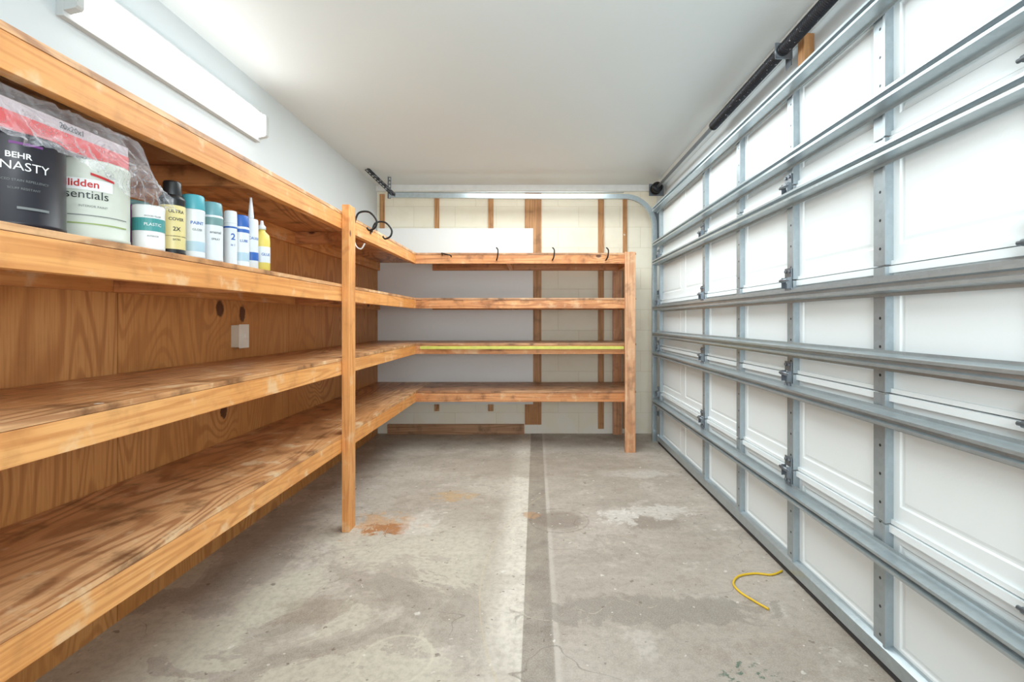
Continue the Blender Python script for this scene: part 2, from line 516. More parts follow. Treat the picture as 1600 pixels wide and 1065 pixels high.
# ------------------------------------------------------------------ shelving
SX = -1.005
XI = XL + 0.016
L = [(1.665, 0.09), (1.287, 0.088), (0.905, 0.088), (0.507, 0.092)]
unitL = empty('shelving_unit', ((SX + XI) / 2, 2.4, 0), 'long orange-stained wooden shelving with four plywood shelves along the wall', 'shelves')
unitB = empty('shelving_unit', (-0.1, 4.4, 0), 'weathered wooden shelving with four shelves against the block wall', 'shelves')
for (T, hh) in L:
    box('shelf', (XI, SX), (-0.3, 4.672), (T - 0.016, T), m_deck_y, unitL, 0.0015)
    box('front_board', (SX - 0.036, SX - 0.001), (-0.3, 4.08), (T - hh, T - 0.017), m_board_y, unitL, 0.002)
    box('wall_ledger', (XI, XI + 0.03), (-0.3, 4.67), (T - hh, T - 0.017), m_board_y, unitL, 0.002)
    for yy in (0.30, 1.72, 3.02):
        box('cross_brace', (XI + 0.031, SX - 0.037), (yy, yy + 0.036), (T - hh, T - 0.017), m_board_x, unitL, 0.002)
    box('shelf', (SX + 0.001, 0.842), (4.078, 4.672), (T - 0.016, T), m_deck_x, unitB, 0.0015)
    box('front_board', (SX - 0.036, 0.829), (4.081, 4.116), (T - hh, T - 0.017), m_board_x, unitB, 0.002)
    box('wall_ledger', (SX + 0.02, 0.829), (4.64, 4.67), (T - hh, T - 0.017), m_board_x, unitB, 0.002)
    for xx in (-0.25, 0.79):
        box('cross_brace', (xx, xx + 0.036), (4.117, 4.639), (T - hh, T - 0.017), m_board_y, unitB, 0.002)
box('post', (SX, SX + 0.038), (2.52, 2.61), (0, 1.70), m_board_z, unitL, 0.003)
box('post', (0.744, 0.829), (4.04, 4.078), (0, 1.668), m_post_back, unitB, 0.003)
box('post', (0.744, 0.829), (4.676, 4.702), (0, 1.668), m_post_back, unitB, 0.003)

m_yel = plain('yellow_edge_paint', (212, 214, 100), 0.5, 0, 0.1)
o = box('yellow_batten', (-0.965, 0.735), (4.058, 4.0805), (0.858, 0.882), m_yel, None, 0.002)
top(o, 'thin yellow-green batten fixed along the shelf edge', 'batten')

# ------------------------------------------------------------------ outlet box
e = empty('outlet_box', (XL + 0.014, 2.47, 0.98), 'cream surface-mounted electrical box on the plywood', 'electrical box')
m_crm = plain('cream_plastic', (248, 244, 232), 0.35)
m_crm2 = plain('cream_plastic_side', (222, 214, 194), 0.45)
box('box_body', (XL + 0.014, XL + 0.056), (2.435, 2.505), (0.963, 1.075), m_crm2, e, 0.004)
box('cover_plate', (XL + 0.056, XL + 0.062), (2.431, 2.509), (0.959, 1.079), m_crm, e, 0.002)
box('toggle', (XL + 0.062, XL + 0.072), (2.464, 2.475), (1.010, 1.032), m_crm, e, 0.002)

# ------------------------------------------------------------------ wall light
k = NT('glowing_lens')
k.color(lin((245, 245, 245)))
k.b.inputs['Emission Color'].default_value = (1.0, 0.99, 0.96, 1)
k.b.inputs['Emission Strength'].default_value = 4.2
m_lens = k.m
e = empty('wall_light', (XL, 2.12, 2.09), 'long white fluorescent wraparound light on the wall, switched on', 'light fixture')
LY0, LY1 = 1.56, 2.68
m_hous = plain('fixture_enamel', (196, 200, 200), 0.4)
box('housing', (XL, XL + 0.026), (LY0, LY1), (2.078, 2.250), m_hous, e, 0.003)
def lens_prof(g):
    return [(XL + 0.0265, 2.100 - g), (XL + 0.058 + g, 2.108 - g), (XL + 0.064 + g, 2.116 - g),
            (XL + 0.064 + g, 2.208 + g), (XL + 0.058 + g, 2.216 + g), (XL + 0.0265, 2.224 + g)]
extrude_profile('lens', lens_prof(0), (LY0 + 0.026, LY1 - 0.026), m_lens, e, closed=True)
extrude_profile('end_cap', lens_prof(0.005), (LY0, LY0 + 0.0255), m_hous, e, closed=True)
extrude_profile('end_cap', lens_prof(0.005), (LY1 - 0.0255, LY1), m_hous, e, closed=True)

# ------------------------------------------------------------------ garage door
gd = empty('garage_door', (1.15, 2.0, 0), 'white sectional overhead door with raised panels and galvanised struts', 'garage door')
DX = 1.115
DY0 = -0.85
joints = [0.03, 0.465, 0.872, 1.27, 1.672, 2.125]
stY = [4.285, 3.68, 3.16, 2.62, 2.085, 1.545, 1.03, 0.50, -0.03, -0.56]
def rect_ring(bm, A, B):
    for i in range(4):
        j = (i + 1) % 4
        bm.faces.new((A[i], A[j], B[j], B[i]))
for s in range(5):
    z0, z1 = joints[s] + 0.002, joints[s + 1] - 0.002
    cy, cz = 2.0, (z0 + z1) / 2
    bm = bmesh.new()
    edges = [DY1] + stY[1:] + [DY0]
    for i in range(len(edges) - 1):
        ya, yb = edges[i + 1], edges[i]
        def R(iy, iz0, iz1, x):
            return [bm.verts.new((x - DX, ya + iy - cy, z0 + iz0 - cz)), bm.verts.new((x - DX, yb - iy - cy, z0 + iz0 - cz)),
                    bm.verts.new((x - DX, yb - iy - cy, z1 - iz1 - cz)), bm.verts.new((x - DX, ya + iy - cy, z1 - iz1 - cz))]
        r0 = R(0, 0, 0, DX)
        r1 = R(0.055, 0.06, 0.05, DX)
        r2 = R(0.060, 0.065, 0.055, DX + 0.004)
        r3 = R(0.066, 0.071, 0.061, DX + 0.004)
        r4 = R(0.076, 0.081, 0.071, DX + 0.0015)
        for a, b in ((r0, r1), (r1, r2), (r2, r3), (r3, r4)): rect_ring(bm, a, b)
        bm.faces.new(r4)
    bmesh.ops.remove_doubles(bm, verts=bm.verts, dist=0.0005)
    add_box(bm, (0.0065, 0.045), (DY0 - cy, DY1 - cy), (z0 - cz, z1 - cz))
    if s < 4:
        add_box(bm, (-0.014, 0.0), (DY0 - cy, DY1 - cy), (z1 - 0.022 - cz, z1 - cz))
    if s > 0:
        add_box(bm, (-0.008, 0.0), (DY0 - cy, DY1 - cy), (z0 - cz, z0 + 0.014 - cz))
    sec = mesh_obj('door_section', bm, m_door, (DX, cy, cz), gd)
    for i, sy in enumerate(stY):
        if i == 1: continue
        bm = bmesh.new()
        w = 0.030
        hz = (z1 - z0) / 2 - 0.001
        add_box(bm, (-0.021, -0.0185), (-w, w), (-hz, hz))
        add_box(bm, (-0.0185, 0), (-w, -w + 0.003), (-hz, hz))
        add_box(bm, (-0.0185, 0), (w - 0.003, w), (-hz, hz))
        add_box(bm, (-0.027, -0.0212), (-w, -w + 0.010), (-hz, hz))
        o = mesh_obj('stile', bm, m_galv_stile, (DX, sy, cz), None)
        o.parent = sec
        o.location = Vector((DX, sy, cz)) - Vector((DX, cy, cz))
def strut(zc, dep=0.046, hh=0.032, name='strut'):
    X0 = DX - 0.030
    prof = [(X0, zc - hh), (X0, zc - hh * 0.66), (X0 - dep, zc - hh * 0.50), (X0 - dep, zc - hh * 0.26), (X0 - dep + 0.016, zc - hh * 0.16),
            (X0 - dep + 0.016, zc + hh * 0.16), (X0 - dep, zc + hh * 0.26), (X0 - dep, zc + hh * 0.50), (X0, zc + hh * 0.66), (X0, zc + hh)]
    extrude_profile(name, prof, (DY0, DY1), m_galv, gd, thick=0.002)
for zc in (2.085, 1.775, 1.612, 1.205, 0.975, 0.80, 0.375):
    strut(zc)
prof = [(DX - 0.03, 0.03), (DX - 0.03, 0.075), (DX - 0.012, 0.085), (DX, 0.085), (DX, 0.03)]
extrude_profile('bottom_rail', prof, (DY0, DY1), m_galv, gd, closed=True)
box('bottom_seal', (DX - 0.02, DX + 0.035), (DY0, DY1), (0.0, 0.029), m_rubber, gd, 0.004)
def hinge_bm():
    bm = bmesh.new()
    add_box(bm, (-0.004, 0), (-0.026, 0.026), (-0.065, -0.012))
    add_box(bm, (-0.004, 0), (-0.026, 0.026), (0.012, 0.052))
    add_box(bm, (-0.020, 0), (-0.024, -0.021), (-0.034, 0.012))
    add_box(bm, (-0.020, 0), (0.021, 0.024), (-0.034, 0.012))
    lathe_bm(bm, [(0.008, -0.030), (0.008, 0.030)], 16, (-0.018, 0, 0), 'Y')
    lathe_bm(bm, [(0.005, -0.042), (0.005, 0.042)], 12, (-0.018, 0, 0), 'Y')
    for (yy, zz) in ((-0.014, -0.05), (0.014, -0.05), (-0.014, 0.038), (0.014, 0.038)):
        lathe_bm(bm, [(0.007, -0.010), (0.007, -0.004)], 6, (0, yy, zz), 'X')
    return bm
hm = None
for j in joints[1:5]:
    for sy in (4.285, 3.16, 2.085, 1.035, -0.03):
        bx = DX - 0.030
        if hm is None:
            o = mesh_obj('hinge', hinge_bm(), m_galv_dk, (bx, sy, j), gd); hm = o
        else:
            o = hm.copy(); COL.objects.link(o); o.parent = gd
            o.location = Vector((bx, sy, j)) - gd.location

# ------------------------------------------------------------------ door track
TY = 4.42
tr = empty('door_track', (1.09, TY, 0), 'galvanised curved garage door track hanging below the ceiling', 'door track')
TX = 1.078; TZ = 2.222; RR = 0.27
def track_mesh(path, name):
    sec = [(-0.021, 0.016), (-0.021, -0.016), (0.021, -0.016), (0.021, 0.016), (0.014, 0.016)]
    bm = bmesh.new(); rings = []
    for i, q in enumerate(path):
        a = path[max(i - 1, 0)]; b = path[min(i + 1, len(path) - 1)]
        t = (Vector(b) - Vector(a)).normalized(); n = Vector((-t.y, t.x))
        rings.append([bm.verts.new((q[0] + n.x * u - 1.09, v, q[1] + n.y * u)) for u, v in sec])
    for a, b in zip(rings[:-1], rings[1:]):
        for i in range(len(sec) - 1):
            bm.faces.new((a[i], a[i + 1], b[i + 1], b[i]))
    o = mesh_obj(name, bm, m_galv, (1.09, TY, 0), tr)
    md = o.modifiers.new('Solidify', 'SOLIDIFY'); md.thickness = 0.0025
    return o
track_mesh([(TX, 0.0), (TX, 0.6), (TX, 1.2), (TX, TZ - RR)], 'vertical_track')
pc = [(TX - RR + RR * math.cos(a), TZ - RR + RR * math.sin(a)) for a in [math.pi / 2 * i / 12 for i in range(13)]]
pc[0] = (TX, TZ - RR + 0.001)
track_mesh(pc, 'curved_track')
track_mesh([(TX - RR - 0.001, TZ), (0.0, TZ), (-1.33, TZ + 0.012)], 'horizontal_track')
box('track_angle', (-1.33, 0.80), (TY - 0.014, TY + 0.014), (TZ + 0.036, TZ + 0.040), m_galv, tr)
for zz in (0.25, 0.85, 1.35, 1.85):
    bm = bmesh.new()
    add_box(bm, (-0.02, 0.025), (-0.004, 0.0), (-0.02, 0.02))
    add_box(bm, (0.022, 0.075), (-0.004, 0.0), (-0.03, 0.03))
    add_box(bm, (0.071, 0.075), (0.0, 0.04), (-0.03, 0.03))
    mesh_obj('jamb_bracket', bm, m_galv_dk, (TX + 0.02, TY + 0.02, zz), tr)
bm = bmesh.new()
add_box(bm, (-0.03, 0.075), (-0.002, 0.002), (-0.12, 0.12))
mesh_obj('flag_plate', bm, m_galv_dk, (TX + 0.02, TY + 0.022, 1.98), tr)
k = NT('perforated_dark_angle')
k.color(k.mix(k.range(k.noise(k.coord(), 40, 2), 0.5, 0.6), lin((60, 62, 66)), lin((120, 124, 130))))
k.b.inputs['Metallic'].default_value = 0.7; k.rough(0.4)
m_ang = k.m
def bar(name, a, b, w, t, mat, parent):
    a = Vector(a); b = Vector(b); d = b - a; Ln = d.length
    bm = bmesh.new()
    n = max(2, int(Ln / 0.03))
    add_box(bm, (-w / 2, -w / 2 + w * 0.25), (-t / 2, t / 2), (0, Ln))
    add_box(bm, (w / 2 - w * 0.25, w / 2), (-t / 2, t / 2), (0, Ln))
    for i in range(n + 1):
        zc = Ln * i / n
        add_box(bm, (-w / 2 + w * 0.25, w / 2 - w * 0.25), (-t / 2, t / 2), (max(0, zc - 0.006), min(Ln, zc + 0.006)))
    add_box(bm, (-w / 2, -w / 2 + t), (t / 2, w * 0.7), (0, Ln))
    q = d.to_track_quat('Z', 'Y').to_matrix().to_4x4()
    bm.transform(q)
    return mesh_obj(name, bm, mat, a, parent)
bar('hanger_angle', (-1.46, 4.18, 2.395), (-1.28, 4.42, 2.215), 0.034, 0.003, m_ang, tr)
bar('hanger_angle', (-1.33, 4.43, 2.403), (-1.33, 4.425, 2.205), 0.026, 0.003, m_galv_dk, tr)

# ------------------------------------------------------------------ torsion spring
SXX, SZZ = 1.085, 2.285
ts = empty('torsion_spring_assembly', (SXX, 2.6, SZZ), 'black torsion springs on a steel shaft above the garage door', 'door spring')
lathe('shaft', [(0.0125, -3.3), (0.0125, 1.84)], m_galv_dk, (SXX, 2.6, SZZ), ts, 20, 'Y')
def spring(y0, y1):
    bm = bmesh.new(); pf = []
    n = int((y1 - y0) / 0.011)
    for i in range(n):
        yc = y0 + (i + 0.5) * (y1 - y0) / n; hp = (y1 - y0) / n / 2
        pf += [(0.0215, yc - hp), (0.0255, yc - hp * 0.7), (0.0272, yc - hp * 0.2), (0.0272, yc + hp * 0.2), (0.0255, yc + hp * 0.7)]
    pf.append((0.0215, y1))
    c = (y0 + y1) / 2
    lathe_bm(bm, [(r, h - c) for r, h in pf], 22, (0, 0, 0), 'Y')
    mesh_obj('spring', bm, m_spring, (SXX, c, SZZ), ts)
    for yy in (y0 - 0.012, y1 + 0.012):
        lathe('spring_cone', [(0.018, -0.012), (0.027, -0.010), (0.027, 0.010), (0.018, 0.012)], m_black, (SXX, yy, SZZ), ts, 20, 'Y')
spring(2.170, 2.95)
spring(0.9, 2.114)
bm = bmesh.new()
add_box(bm, (-0.03, 0.045), (-0.003, 0.003), (-0.035, 0.035))
add_box(bm, (0.041, 0.045), (0.003, 0.05), (-0.06, 0.06))
lathe_bm(bm, [(0.032, -0.007), (0.032, 0.007)], 20, (0, 0, 0), 'Y')
mesh_obj('bearing_bracket', bm, m_galv_dk, (SXX, 2.142, SZZ), ts)
o = box('mounting_block', (1.132, 1.174), (2.05, 2.10), (2.17, 2.310), wood('pad_wood', 2, (190, 138, 88), (146, 94, 52), (206, 158, 108), across=14, along=0.6, knots=False), None, 0.002)
top(o, 'short orange wooden mounting block above the garage door', 'wood block')
lathe('cable_drum', [(0.016, -0.05), (0.046, -0.045), (0.048, -0.035), (0.040, -0.03), (0.038, 0.02), (0.050, 0.026), (0.050, 0.036), (0.016, 0.04)], m_black, (SXX, 4.37, SZZ), ts, 28, 'Y')
bm = bmesh.new()
add_box(bm, (-0.05, 0.086), (-0.002, 0.002), (-0.05, 0.06))
mesh_obj('end_bearing_plate', bm, m_galv_dk, (SXX, 4.445, SZZ), ts)

# ------------------------------------------------------------------ hooks
m_hook = plain('black_coated_hook', (24, 24, 26), 0.35, 0.3)
def bike_hook(y):
    zt = 1.665 - 0.03
    e = empty('utility_hook', (SX, y, zt), 'large black coated storage hook screwed to the top shelf edge', 'hook', 'large hooks on the shelf edge')
    tube('hook_wire', [(SX + 0.0065, y, zt), (SX + 0.03, y, zt + 0.055), (SX + 0.09, y - 0.01, zt + 0.058), (SX + 0.130, y - 0.01, zt + 0.015),
                       (SX + 0.125, y - 0.01, zt - 0.025), (SX + 0.09, y, zt - 0.040), (SX + 0.075, y, zt - 0.025)], 0.0055, m_hook, e)
    lathe('base_plate', [(0.012, 0), (0.012, 0.003)], m_hook, (SX + 0.0005, y, zt), e, 16, 'X')
bike_hook(2.68); bike_hook(2.96)
for i, (xx, sh) in enumerate(((-0.75, 0), (-0.325, 1), (0.14, 1), (0.585, 1))):
    yf = 4.073; zt = 1.645
    e = empty('small_hook', (xx, yf, zt), 'small black hook screwed into the top shelf edge', 'hook', 'small black hooks on the shelf edge')
    if sh:
        pts = [(xx, yf, zt - 0.04), (xx, yf - 0.03, zt - 0.045), (xx + 0.01, yf - 0.06, zt - 0.02), (xx + 0.014, yf - 0.065, zt + 0.03), (xx + 0.0, yf - 0.05, zt + 0.055)]
    else:
        pts = [(xx - 0.03, yf, zt), (xx - 0.03, yf - 0.04, zt + 0.01), (xx + 0.0, yf - 0.07, zt - 0.0), (xx + 0.045, yf - 0.07, zt - 0.01), (xx + 0.05, yf - 0.04, zt - 0.02)]
    tube('hook_wire', pts, 0.0055, m_hook, e)
zt = 1.60
e = empty('small_hook', (SX, 2.66, zt), 'small white coated hook under the shelf edge', 'hook')
m_wh = plain('white_coated_hook', (222, 222, 218), 0.4)
tube('hook_wire', [(SX + 0.005, 2.66, zt - 0.01), (SX + 0.02, 2.66, zt - 0.09), (SX + 0.05, 2.66, zt - 0.11), (SX + 0.07, 2.66, zt - 0.08)], 0.004, m_wh, e)

# ------------------------------------------------------------------ yellow cable on floor
def fl(u, v, dz=0.0045):
    Y = H * 760 / (v - 500.0)
    return ((u - 837) * Y / 760, Y, dz)
m_cord = plain('yellow_rubber', (230, 190, 44), 0.4)
o = tube('cable', [fl(1222, 893), fl(1205, 899), fl(1180, 897), fl(1155, 901), fl(1146, 912), fl(1155, 925), fl(1178, 940), fl(1201, 953)], 0.0044, m_cord)
top(o, 'short curled length of yellow cable lying on the concrete', 'cable')

# ------------------------------------------------------------------ cans and bottles
ST = 1.2875
m_tin = galv('tin_plate', (190, 190, 192), 0.3)
m_lblk = plain('black_can_label', (30, 28, 38), 0.35)
m_cream = plain('cream_can_label', (210, 214, 202), 0.4)
m_txtw = plain('white_print', (238, 238, 238), 0.5)
m_txtd = plain('dark_print', (40, 44, 50), 0.5)
m_txtr = plain('red_print', (196, 40, 44), 0.5)
m_txtg = plain('grey_print', (120, 124, 124), 0.5)
m_txtgr = plain('green_print', (150, 170, 100), 0.5)
m_purp = plain('purple_print', (120, 60, 130), 0.5)

def paint_can(x, y, r, h, body, label, cat='paint can', group=None, lidmat=None):
    e = empty('paint_can', (x, y, ST), label, cat, group)
    lathe('can_body', [(r * 0.96, 0), (r, 0.002), (r, 0.008), (r * 0.985, 0.011), (r * 0.985, h - 0.014), (r, h - 0.011), (r, h - 0.003), (r * 0.97, h), (r * 0.93, h), (r * 0.92, h - 0.006)], body, (x, y, ST), e, 56)
    lathe('lid', [(r * 0.90, h - 0.0055), (r * 0.905, h - 0.001), (r * 0.87, h - 0.001), (r * 0.85, h - 0.004), (0.01, h - 0.004)], lidmat or m_tin, (x, y, ST), e, 48)
    return e
G1 = 'paint cans on the shelf'
R1 = 0.081
CX = -1.09; Y1 = 1.015; Y2 = 1.183
e = paint_can(CX, Y1, R1, 0.186, m_lblk, 'black gallon paint can with white lettering, beside the cream can', group=G1, lidmat=m_lblk)
b = (CX, Y1, ST)
text_cyl('BEHR', 0.016, R1 + 0.0004, b, math.radians(-38), 0.139, m_txtw, e, True)
text_cyl('DYNASTY', 0.024, R1 + 0.0004, b, math.radians(-42), 0.118, m_txtw, e)
text_cyl('ADVANCED STAIN REPELLENCY', 0.0065, R1 + 0.0004, b, math.radians(-38), 0.090, m_txtg, e)
text_cyl('SCUFF RESISTANT', 0.0060, R1 + 0.0004, b, math.radians(-32), 0.074, m_txtg, e)
patch_cyl('label_stripe', 0.05, 0.005, R1 + 0.0004, b, math.radians(-30), 0.164, m_purp, e)
patch_cyl('label_stripe', 0.05, 0.005, R1 + 0.0004, b, math.radians(-22), 0.036, m_txtg, e)
e = paint_can(CX, Y2, R1, 0.186, m_cream, 'cream gallon paint can with a red logo, under a plastic bag', group=G1, lidmat=m_cream)
b = (CX, Y2, ST)
patch_cyl('logo_patch', 0.085, 0.026, R1 + 0.0004, b, math.radians(-44), 0.126, m_txtw, e)
patch_cyl('logo_swoosh', 0.045, 0.006, R1 + 0.0008, b, math.radians(-28), 0.146, m_txtr, e, slant=-0.25)
text_cyl('Glidden', 0.023, R1 + 0.001, b, math.radians(-58), 0.127, m_txtr, e, True)
text_cyl('essentials', 0.027, R1 + 0.0006, b, math.radians(-56), 0.102, m_txtd, e)
text_cyl('INTERIOR PAINT', 0.007, R1 + 0.0006, b, math.radians(-40), 0.076, m_txtg, e)
patch_cyl('label_stripe', 0.12, 0.003, R1 + 0.0004, b, math.radians(-30), 0.036, m_txtgr, e)
patch_cyl('label_stripe', 0.12, 0.002, R1 + 0.0006, b, math.radians(-30), 0.055, m_txtg, e)

m_teal = plain('teal_label', (70, 150, 150), 0.4)
e = paint_can(-1.045, 1.313, 0.036, 0.118, m_txtw, 'small white and teal paint tin with dark lid', group=G1)
b = (-1.045, 1.313, ST)
patch_cyl('label', 0.12, 0.034, 0.0363, b, math.radians(-40), 0.066, m_teal, e)
text_cyl('PLASTIC', 0.011, 0.0367, b, math.radians(-36), 0.066, m_txtw, e)
text_cyl('WOOD FILLER', 0.006, 0.0367, b, math.radians(-36), 0.088, m_txtd, e)
text_cyl('INTERIOR', 0.006, 0.0367, b, math.radians(-36), 0.035, m_txtd, e)

G2 = 'spray cans in a row on the shelf'
def spray(x, y, h, body, bands, cap, label, cr=0.027, r=0.0325, texts=(), a=-34):
    e = empty('spray_can', (x, y, ST), label, 'spray can', G2)
    hb = h * 0.76
    lathe('can_body', [(r * 0.92, 0), (r, 0.003), (r, 0.006), (r * 0.975, 0.009), (r * 0.975, hb - 0.006), (r, hb - 0.003), (r * 0.97, hb),
                       (r * 0.85, hb + 0.008), (r * 0.6, hb + 0.013)], body, (x, y, ST), e, 36)
    lathe('cap', [(cr, hb + 0.001), (cr * 1.02, hb + 0.003), (cr * 0.97, h - 0.006), (cr * 0.9, h - 0.001), (cr * 0.8, h), (cr * 0.3, h)], cap, (x, y, ST), e, 32)
    for (z, hh, m) in bands:
        lathe('label_band', [(r * 0.98, z), (r * 0.985, z + 0.001), (r * 0.985, z + hh - 0.001), (r * 0.98, z + hh)], m, (x, y, ST), e, 36, caps=False)
    for (s, sz, z, m) in texts:
        text_cyl(s, sz, r * 0.998, (x, y, ST), math.radians(a), z, m, e, True)
    return e
m_gold = plain('gold_label', (228, 212, 148), 0.35)
m_capb = plain('black_cap', (28, 28, 30), 0.3)
m_capt = plain('teal_cap', (80, 168, 180), 0.35)
m_capt2 = plain('pale_teal_cap', (112, 164, 172), 0.35)
m_capg = plain('grey_green_cap', (116, 150, 150), 0.35)
m_bodyw = plain('white_can', (226, 231, 234), 0.35)
m_blue = plain('blue_print', (48, 100, 180), 0.4)
m_bodyy = plain('yellow_can', (230, 208, 104), 0.4)
m_lbl = plain('pale_blue_label', (180, 206, 220), 0.4)
spray(-1.05, 1.405, 0.212, m_capb, [(0.015, 0.125, m_gold), (0.050, 0.004, m_capb)], m_capb, 'black spray can with gold label and black cap',
      texts=[('ULTRA', 0.013, 0.122, m_txtd), ('COVER', 0.012, 0.100, m_txtd), ('2X', 0.016, 0.072, m_txtd), ('SATIN', 0.007, 0.042, m_txtd)], cr=0.023)
spray(-1.045, 1.484, 0.192, m_bodyw, [(0.02, 0.03, m_lbl)], m_capt, 'white spray can with teal cap', r=0.031, cr=0.0300,
      texts=[('PAINT', 0.013, 0.105, m_blue), ('GLOSS', 0.009, 0.085, m_txtg)])
spray(-1.045, 1.568, 0.190, m_bodyw, [(0.115, 0.026, m_capg)], m_capt2, 'pale spray can with grey-teal cap', r=0.0325, cr=0.0300,
      texts=[('enamel', 0.012, 0.092, m_txtg), ('SPRAY', 0.009, 0.070, m_txtg)])
spray(-1.10, 1.66, 0.195, m_bodyw, [(0.03, 0.07, m_lbl)], m_capt2, 'white spray can with pale cap behind the others', r=0.030, cr=0.027)
spray(-1.045, 1.665, 0.185, m_bodyw, [(0.125, 0.006, m_blue)], m_bodyw, 'white spray can with blue number and white cap', r=0.0205, cr=0.02,
      texts=[('2', 0.03, 0.095, m_blue), ('in 1', 0.010, 0.068, m_blue)])
spray(-1.045, 1.722, 0.182, m_bodyw, [(0.12, 0.012, m_blue), (0.02, 0.03, m_lbl)], m_blue, 'white spray can with blue cap', r=0.028, cr=0.026,
      texts=[('LUBE', 0.012, 0.09, m_blue)])
x0, y0 = -1.045, 1.785
e = empty('caulk_tube', (x0, y0, ST), 'white caulk cartridge with tapered nozzle and blue print', 'caulk tube')
lathe('cartridge', [(0.023, 0), (0.024, 0.002), (0.024, 0.175), (0.022, 0.181), (0.009, 0.185)], m_bodyw, (x0, y0, ST), e, 30)
lathe('nozzle', [(0.009, 0.1851), (0.010, 0.19), (0.0035, 0.262), (0.002, 0.262)], m_bodyw, (x0, y0, ST), e, 20)
text_cyl('CAULK', 0.013, 0.0244, (x0, y0, ST), math.radians(-32), 0.11, m_blue, e, True)
lathe('label_band', [(0.0241, 0.03), (0.0243, 0.031), (0.0243, 0.059), (0.0241, 0.06)], m_blue, (x0, y0, ST), e, 30, caps=False)
x0, y0 = -1.043, 1.852
e = empty('squeeze_bottle', (x0, y0, ST), 'yellow glue bottle with white cap at the end of the row', 'bottle')
lathe('bottle_body', [(0.026, 0), (0.0285, 0.004), (0.0285, 0.11), (0.026, 0.135), (0.012, 0.15), (0.012, 0.156)], m_bodyy, (x0, y0, ST), e, 30)
lathe('bottle_cap', [(0.014, 0.1562), (0.014, 0.168), (0.007, 0.176), (0.005, 0.19), (0.003, 0.191)], m_bodyw, (x0, y0, ST), e, 24)
lathe('label', [(0.0286, 0.03), (0.0289, 0.031), (0.0289, 0.089), (0.0286, 0.09)], m_bodyw, (x0, y0, ST), e, 30, caps=False)
text_cyl('GLUE', 0.014, 0.0292, (x0, y0, ST), math.radians(-30), 0.06, m_blue, e, True)
x0, y0 = -1.17, 1.40
e = empty('paint_can', (x0, y0, ST), 'small purple paint tin behind the others', 'paint can', G1)
lathe('can_body', [(0.053, 0), (0.055, 0.002), (0.055, 0.135), (0.051, 0.137)], m_purp, (x0, y0, ST), e, 36)
lathe('lid', [(0.050, 0.1375), (0.050, 0.152), (0.03, 0.152)], m_capg, (x0, y0, ST), e, 36)

# ------------------------------------------------------------------ air filter in plastic
FZ = ST + 0.1865
e = empty('air_filter', (-1.27, 1.03, FZ), 'square furnace air filter in red and grey cardboard frame', 'air filter')
m_red = plain('red_cardboard', (210, 54, 54), 0.5)
m_card = plain('grey_cardboard', (186, 168, 172), 0.6)
m_media = plain('filter_media', (226, 228, 230), 0.8)
fx0, fx1, fy0, fy1 = -1.50, -1.035, 0.72, 1.235
bm = bmesh.new()
for (a, b, c, d) in ((fx0, fx1, fy0, fy0 + 0.03), (fx0, fx1, fy1 - 0.03, fy1), (fx0, fx0 + 0.03, fy0 + 0.03, fy1 - 0.03), (fx1 - 0.03, fx1, fy0 + 0.03, fy1 - 0.03)):
    add_box(bm, (a + 1.27, b + 1.27), (c - 1.03, d - 1.03), (0, 0.062))
mesh_obj('frame', bm, m_card, (-1.27, 1.03, FZ), e)
bm = bmesh.new()
n = 40
A = []; B = []
for i in range(n + 1):
    yy = fy0 + 0.031 + (fy1 - fy0 - 0.062) * i / n
    zz = 0.012 + (0.034 if i % 2 else 0)
    A.append(bm.verts.new((fx0 + 0.031 + 1.27, yy - 1.03, zz))); B.append(bm.verts.new((fx1 - 0.031 + 1.27, yy - 1.03, zz)))
for i in range(n): bm.faces.new((A[i], A[i + 1], B[i + 1], B[i]))
mesh_obj('pleated_media', bm, m_media, (-1.27, 1.03, FZ), e)
box('red_band', (fx1 + 0.0003, fx1 + 0.0012), (fy0, fy1), (FZ + 0.002, FZ + 0.038), m_red, e)
box('red_band', (fx0, fx1), (fy1 + 0.0003, fy1 + 0.0012), (FZ + 0.002, FZ + 0.038), m_red, e)
for (s, yy) in (('20x20x1', 1.085), ('20x20x1', 0.88)):
    me = text_mesh(s, 0.017, True)
    bm = bmesh.new(); bm.from_mesh(me)
    for v in bm.verts: v.co = Vector((0, v.co.x, v.co.y))
    mesh_obj('lettering', bm, m_txtd, (fx1 + 0.0015, yy, FZ + 0.050), e)

# plastic bag
k = NT('clear_plastic_film')
p = k.coord()
k.color(lin((242, 244, 250))); k.rough(0.10)
k.b.inputs['Specular IOR Level'].default_value = 0.9
fr = k.n('ShaderNodeLayerWeight'); fr.inputs['Blend'].default_value = 0.3
wr = k.noise(p, 16, 3, 0.6, 1.6)
ridge = k.range(k.math('ABSOLUTE', k.math('SUBTRACT', wr, 0.5)), 0.0, 0.018, 1.0, 0.0)
pz = k.xyz(p)[2]
low = k.range(pz, 0.03, -0.04, 0.3, 1.0)
al = k.math('MULTIPLY', k.math('ADD', k.math('MULTIPLY', ridge, 0.45), k.range(wr, 0.5, 0.68, 0.06, 0.28)), low)
al = k.math('ADD', k.math('MULTIPLY', fr.outputs['Facing'], 0.32), al, clamp=True)
k.set(k.b.inputs['Alpha'], al)
k.bump(k.math('ADD', ridge, wr), 0.8, 0.008)
m_film = k.m
bm = bmesh.new()
NY, NS = 150, 90
path = [(-1.49, 1.552), (-1.30, 1.556), (-1.10, 1.556), (-1.028, 1.552), (-1.018, 1.53), (-1.012, 1.495), (-1.004, 1.465), (-0.998, 1.445), (-0.994, 1.408)]
acc = [0]
for i in range(1, len(path)): acc.append(acc[-1] + (Vector(path[i]) - Vector(path[i - 1])).length)
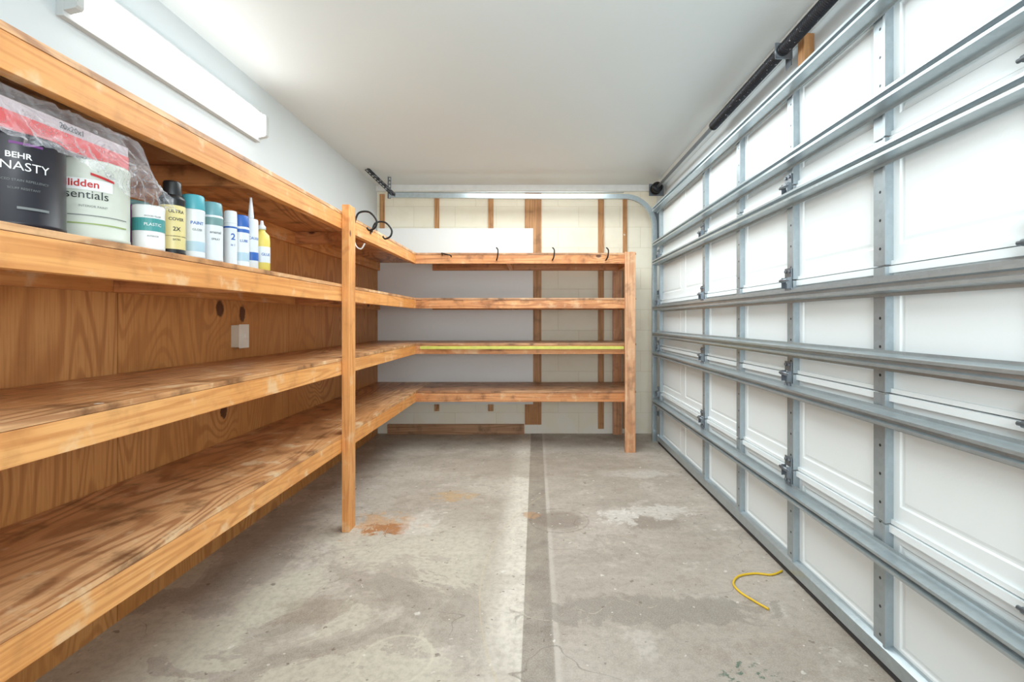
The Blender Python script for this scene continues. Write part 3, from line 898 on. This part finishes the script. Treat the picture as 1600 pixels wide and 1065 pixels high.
def pp(t):
    d = t * acc[-1]
    for i in range(1, len(path)):
        if d <= acc[i] + 1e-9:
            f = (d - acc[i - 1]) / (acc[i] - acc[i - 1])
            return Vector(path[i - 1]).lerp(Vector(path[i]), f)
    return Vector(path[-1])
def sstep(a, b, v):
    t = max(0.0, min(1.0, (v - a) / (b - a))); return t * t * (3 - 2 * t)
grid = []
for i in range(NY + 1):
    u = i / NY; yy = 0.66 + u * 0.645
    row = []
    for j in range(NS + 1):
        t = j / NS
        q = pp(t ** 0.8)
        n1 = noise.noise(Vector((yy * 9, t * 4, 0.3)))
        n2 = 1.0 - 2.2 * abs(noise.noise(Vector((yy * 20 + 3 * n1, t * 9, 2.3))))
        n3 = abs(noise.noise(Vector((yy * 48, t * 22, 5.3))))
        hang = max(0.0, (t ** 0.8 * acc[-1] - acc[4]) / (acc[-1] - acc[4]))
        xx = q.x + 0.006 + (0.014 * n2 + 0.010 * n3) * (0.25 + hang) + 0.014 * n1 * hang + 0.012 * hang
        z = q.y + 0.002 + 0.006 * max(0, n2)
        z += hang * (0.012 * math.sin(yy * 17 + 1.0) + 0.016 * n1 + 0.034 * (1 - sstep(1.02, 1.12, yy)) - 0.016 * sstep(1.08, 1.18, yy))
        f = sstep(1.245, 1.30, yy)
        if z > 1.43: z = z * (1 - f) + f * (1.425 + 0.35 * (z - 1.43))
        row.append(bm.verts.new((xx, yy + 0.012 * n1 * hang, z)))
    grid.append(row)
for i in range(NY):
    for j in range(NS):
        f = bm.faces.new((grid[i][j], grid[i + 1][j], grid[i + 1][j + 1], grid[i][j + 1])); f.smooth = True
o = mesh_obj('plastic_bag', bm, m_film, (0, 0, 0))
c = Vector((-1.2, 1.0, 1.5)); o.data.transform(Matrix.Translation(-c)); o.location = c
top(o, 'crumpled clear plastic bag draped over the air filter and cans', 'plastic bag')

# ------------------------------------------------------------------ lighting
w = bpy.data.worlds.new('world'); scene.world = w; w.use_nodes = True
bg = w.node_tree.nodes['Background']
bg.inputs[0].default_value = (0.90, 0.975, 1.0, 1); bg.inputs[1].default_value = 2.1
def area(name, loc, rot, sx, sy, power, col=(1, 1, 1)):
    l = bpy.data.lights.new(name, 'AREA'); l.shape = 'RECTANGLE'; l.size = sx; l.size_y = sy
    l.energy = power; l.color = col
    o = bpy.data.objects.new(name, l); o.location = loc; o.rotation_euler = rot
    COL.objects.link(o)
    return o
area('ceiling_fill', (0.0, 3.0, 2.39), (0, 0, 0), 1.4, 2.2, 43, (0.92, 0.985, 1.0))  # added fill for the deep end of the room, no fixture modelled
# added fill behind the camera, aimed up and forward to brighten the ceiling
area('bounce_fill', (0.45, -0.25, 1.3), (math.radians(180 - 42), 0, 0), 0.5, 0.5, 20, (0.91, 0.98, 1.0))

# ------------------------------------------------------------------ camera
cam = bpy.data.cameras.new('camera'); co = bpy.data.objects.new('camera', cam)
COL.objects.link(co)
co.location = (0, 0, H); co.rotation_euler = (math.radians(90), 0, 0)
cam.sensor_width = 36; cam.lens = 36 * 760 / 1600
cam.shift_x = -37 / 1600; cam.shift_y = -32.5 / 1600
cam.clip_start = 0.02
scene.camera = co
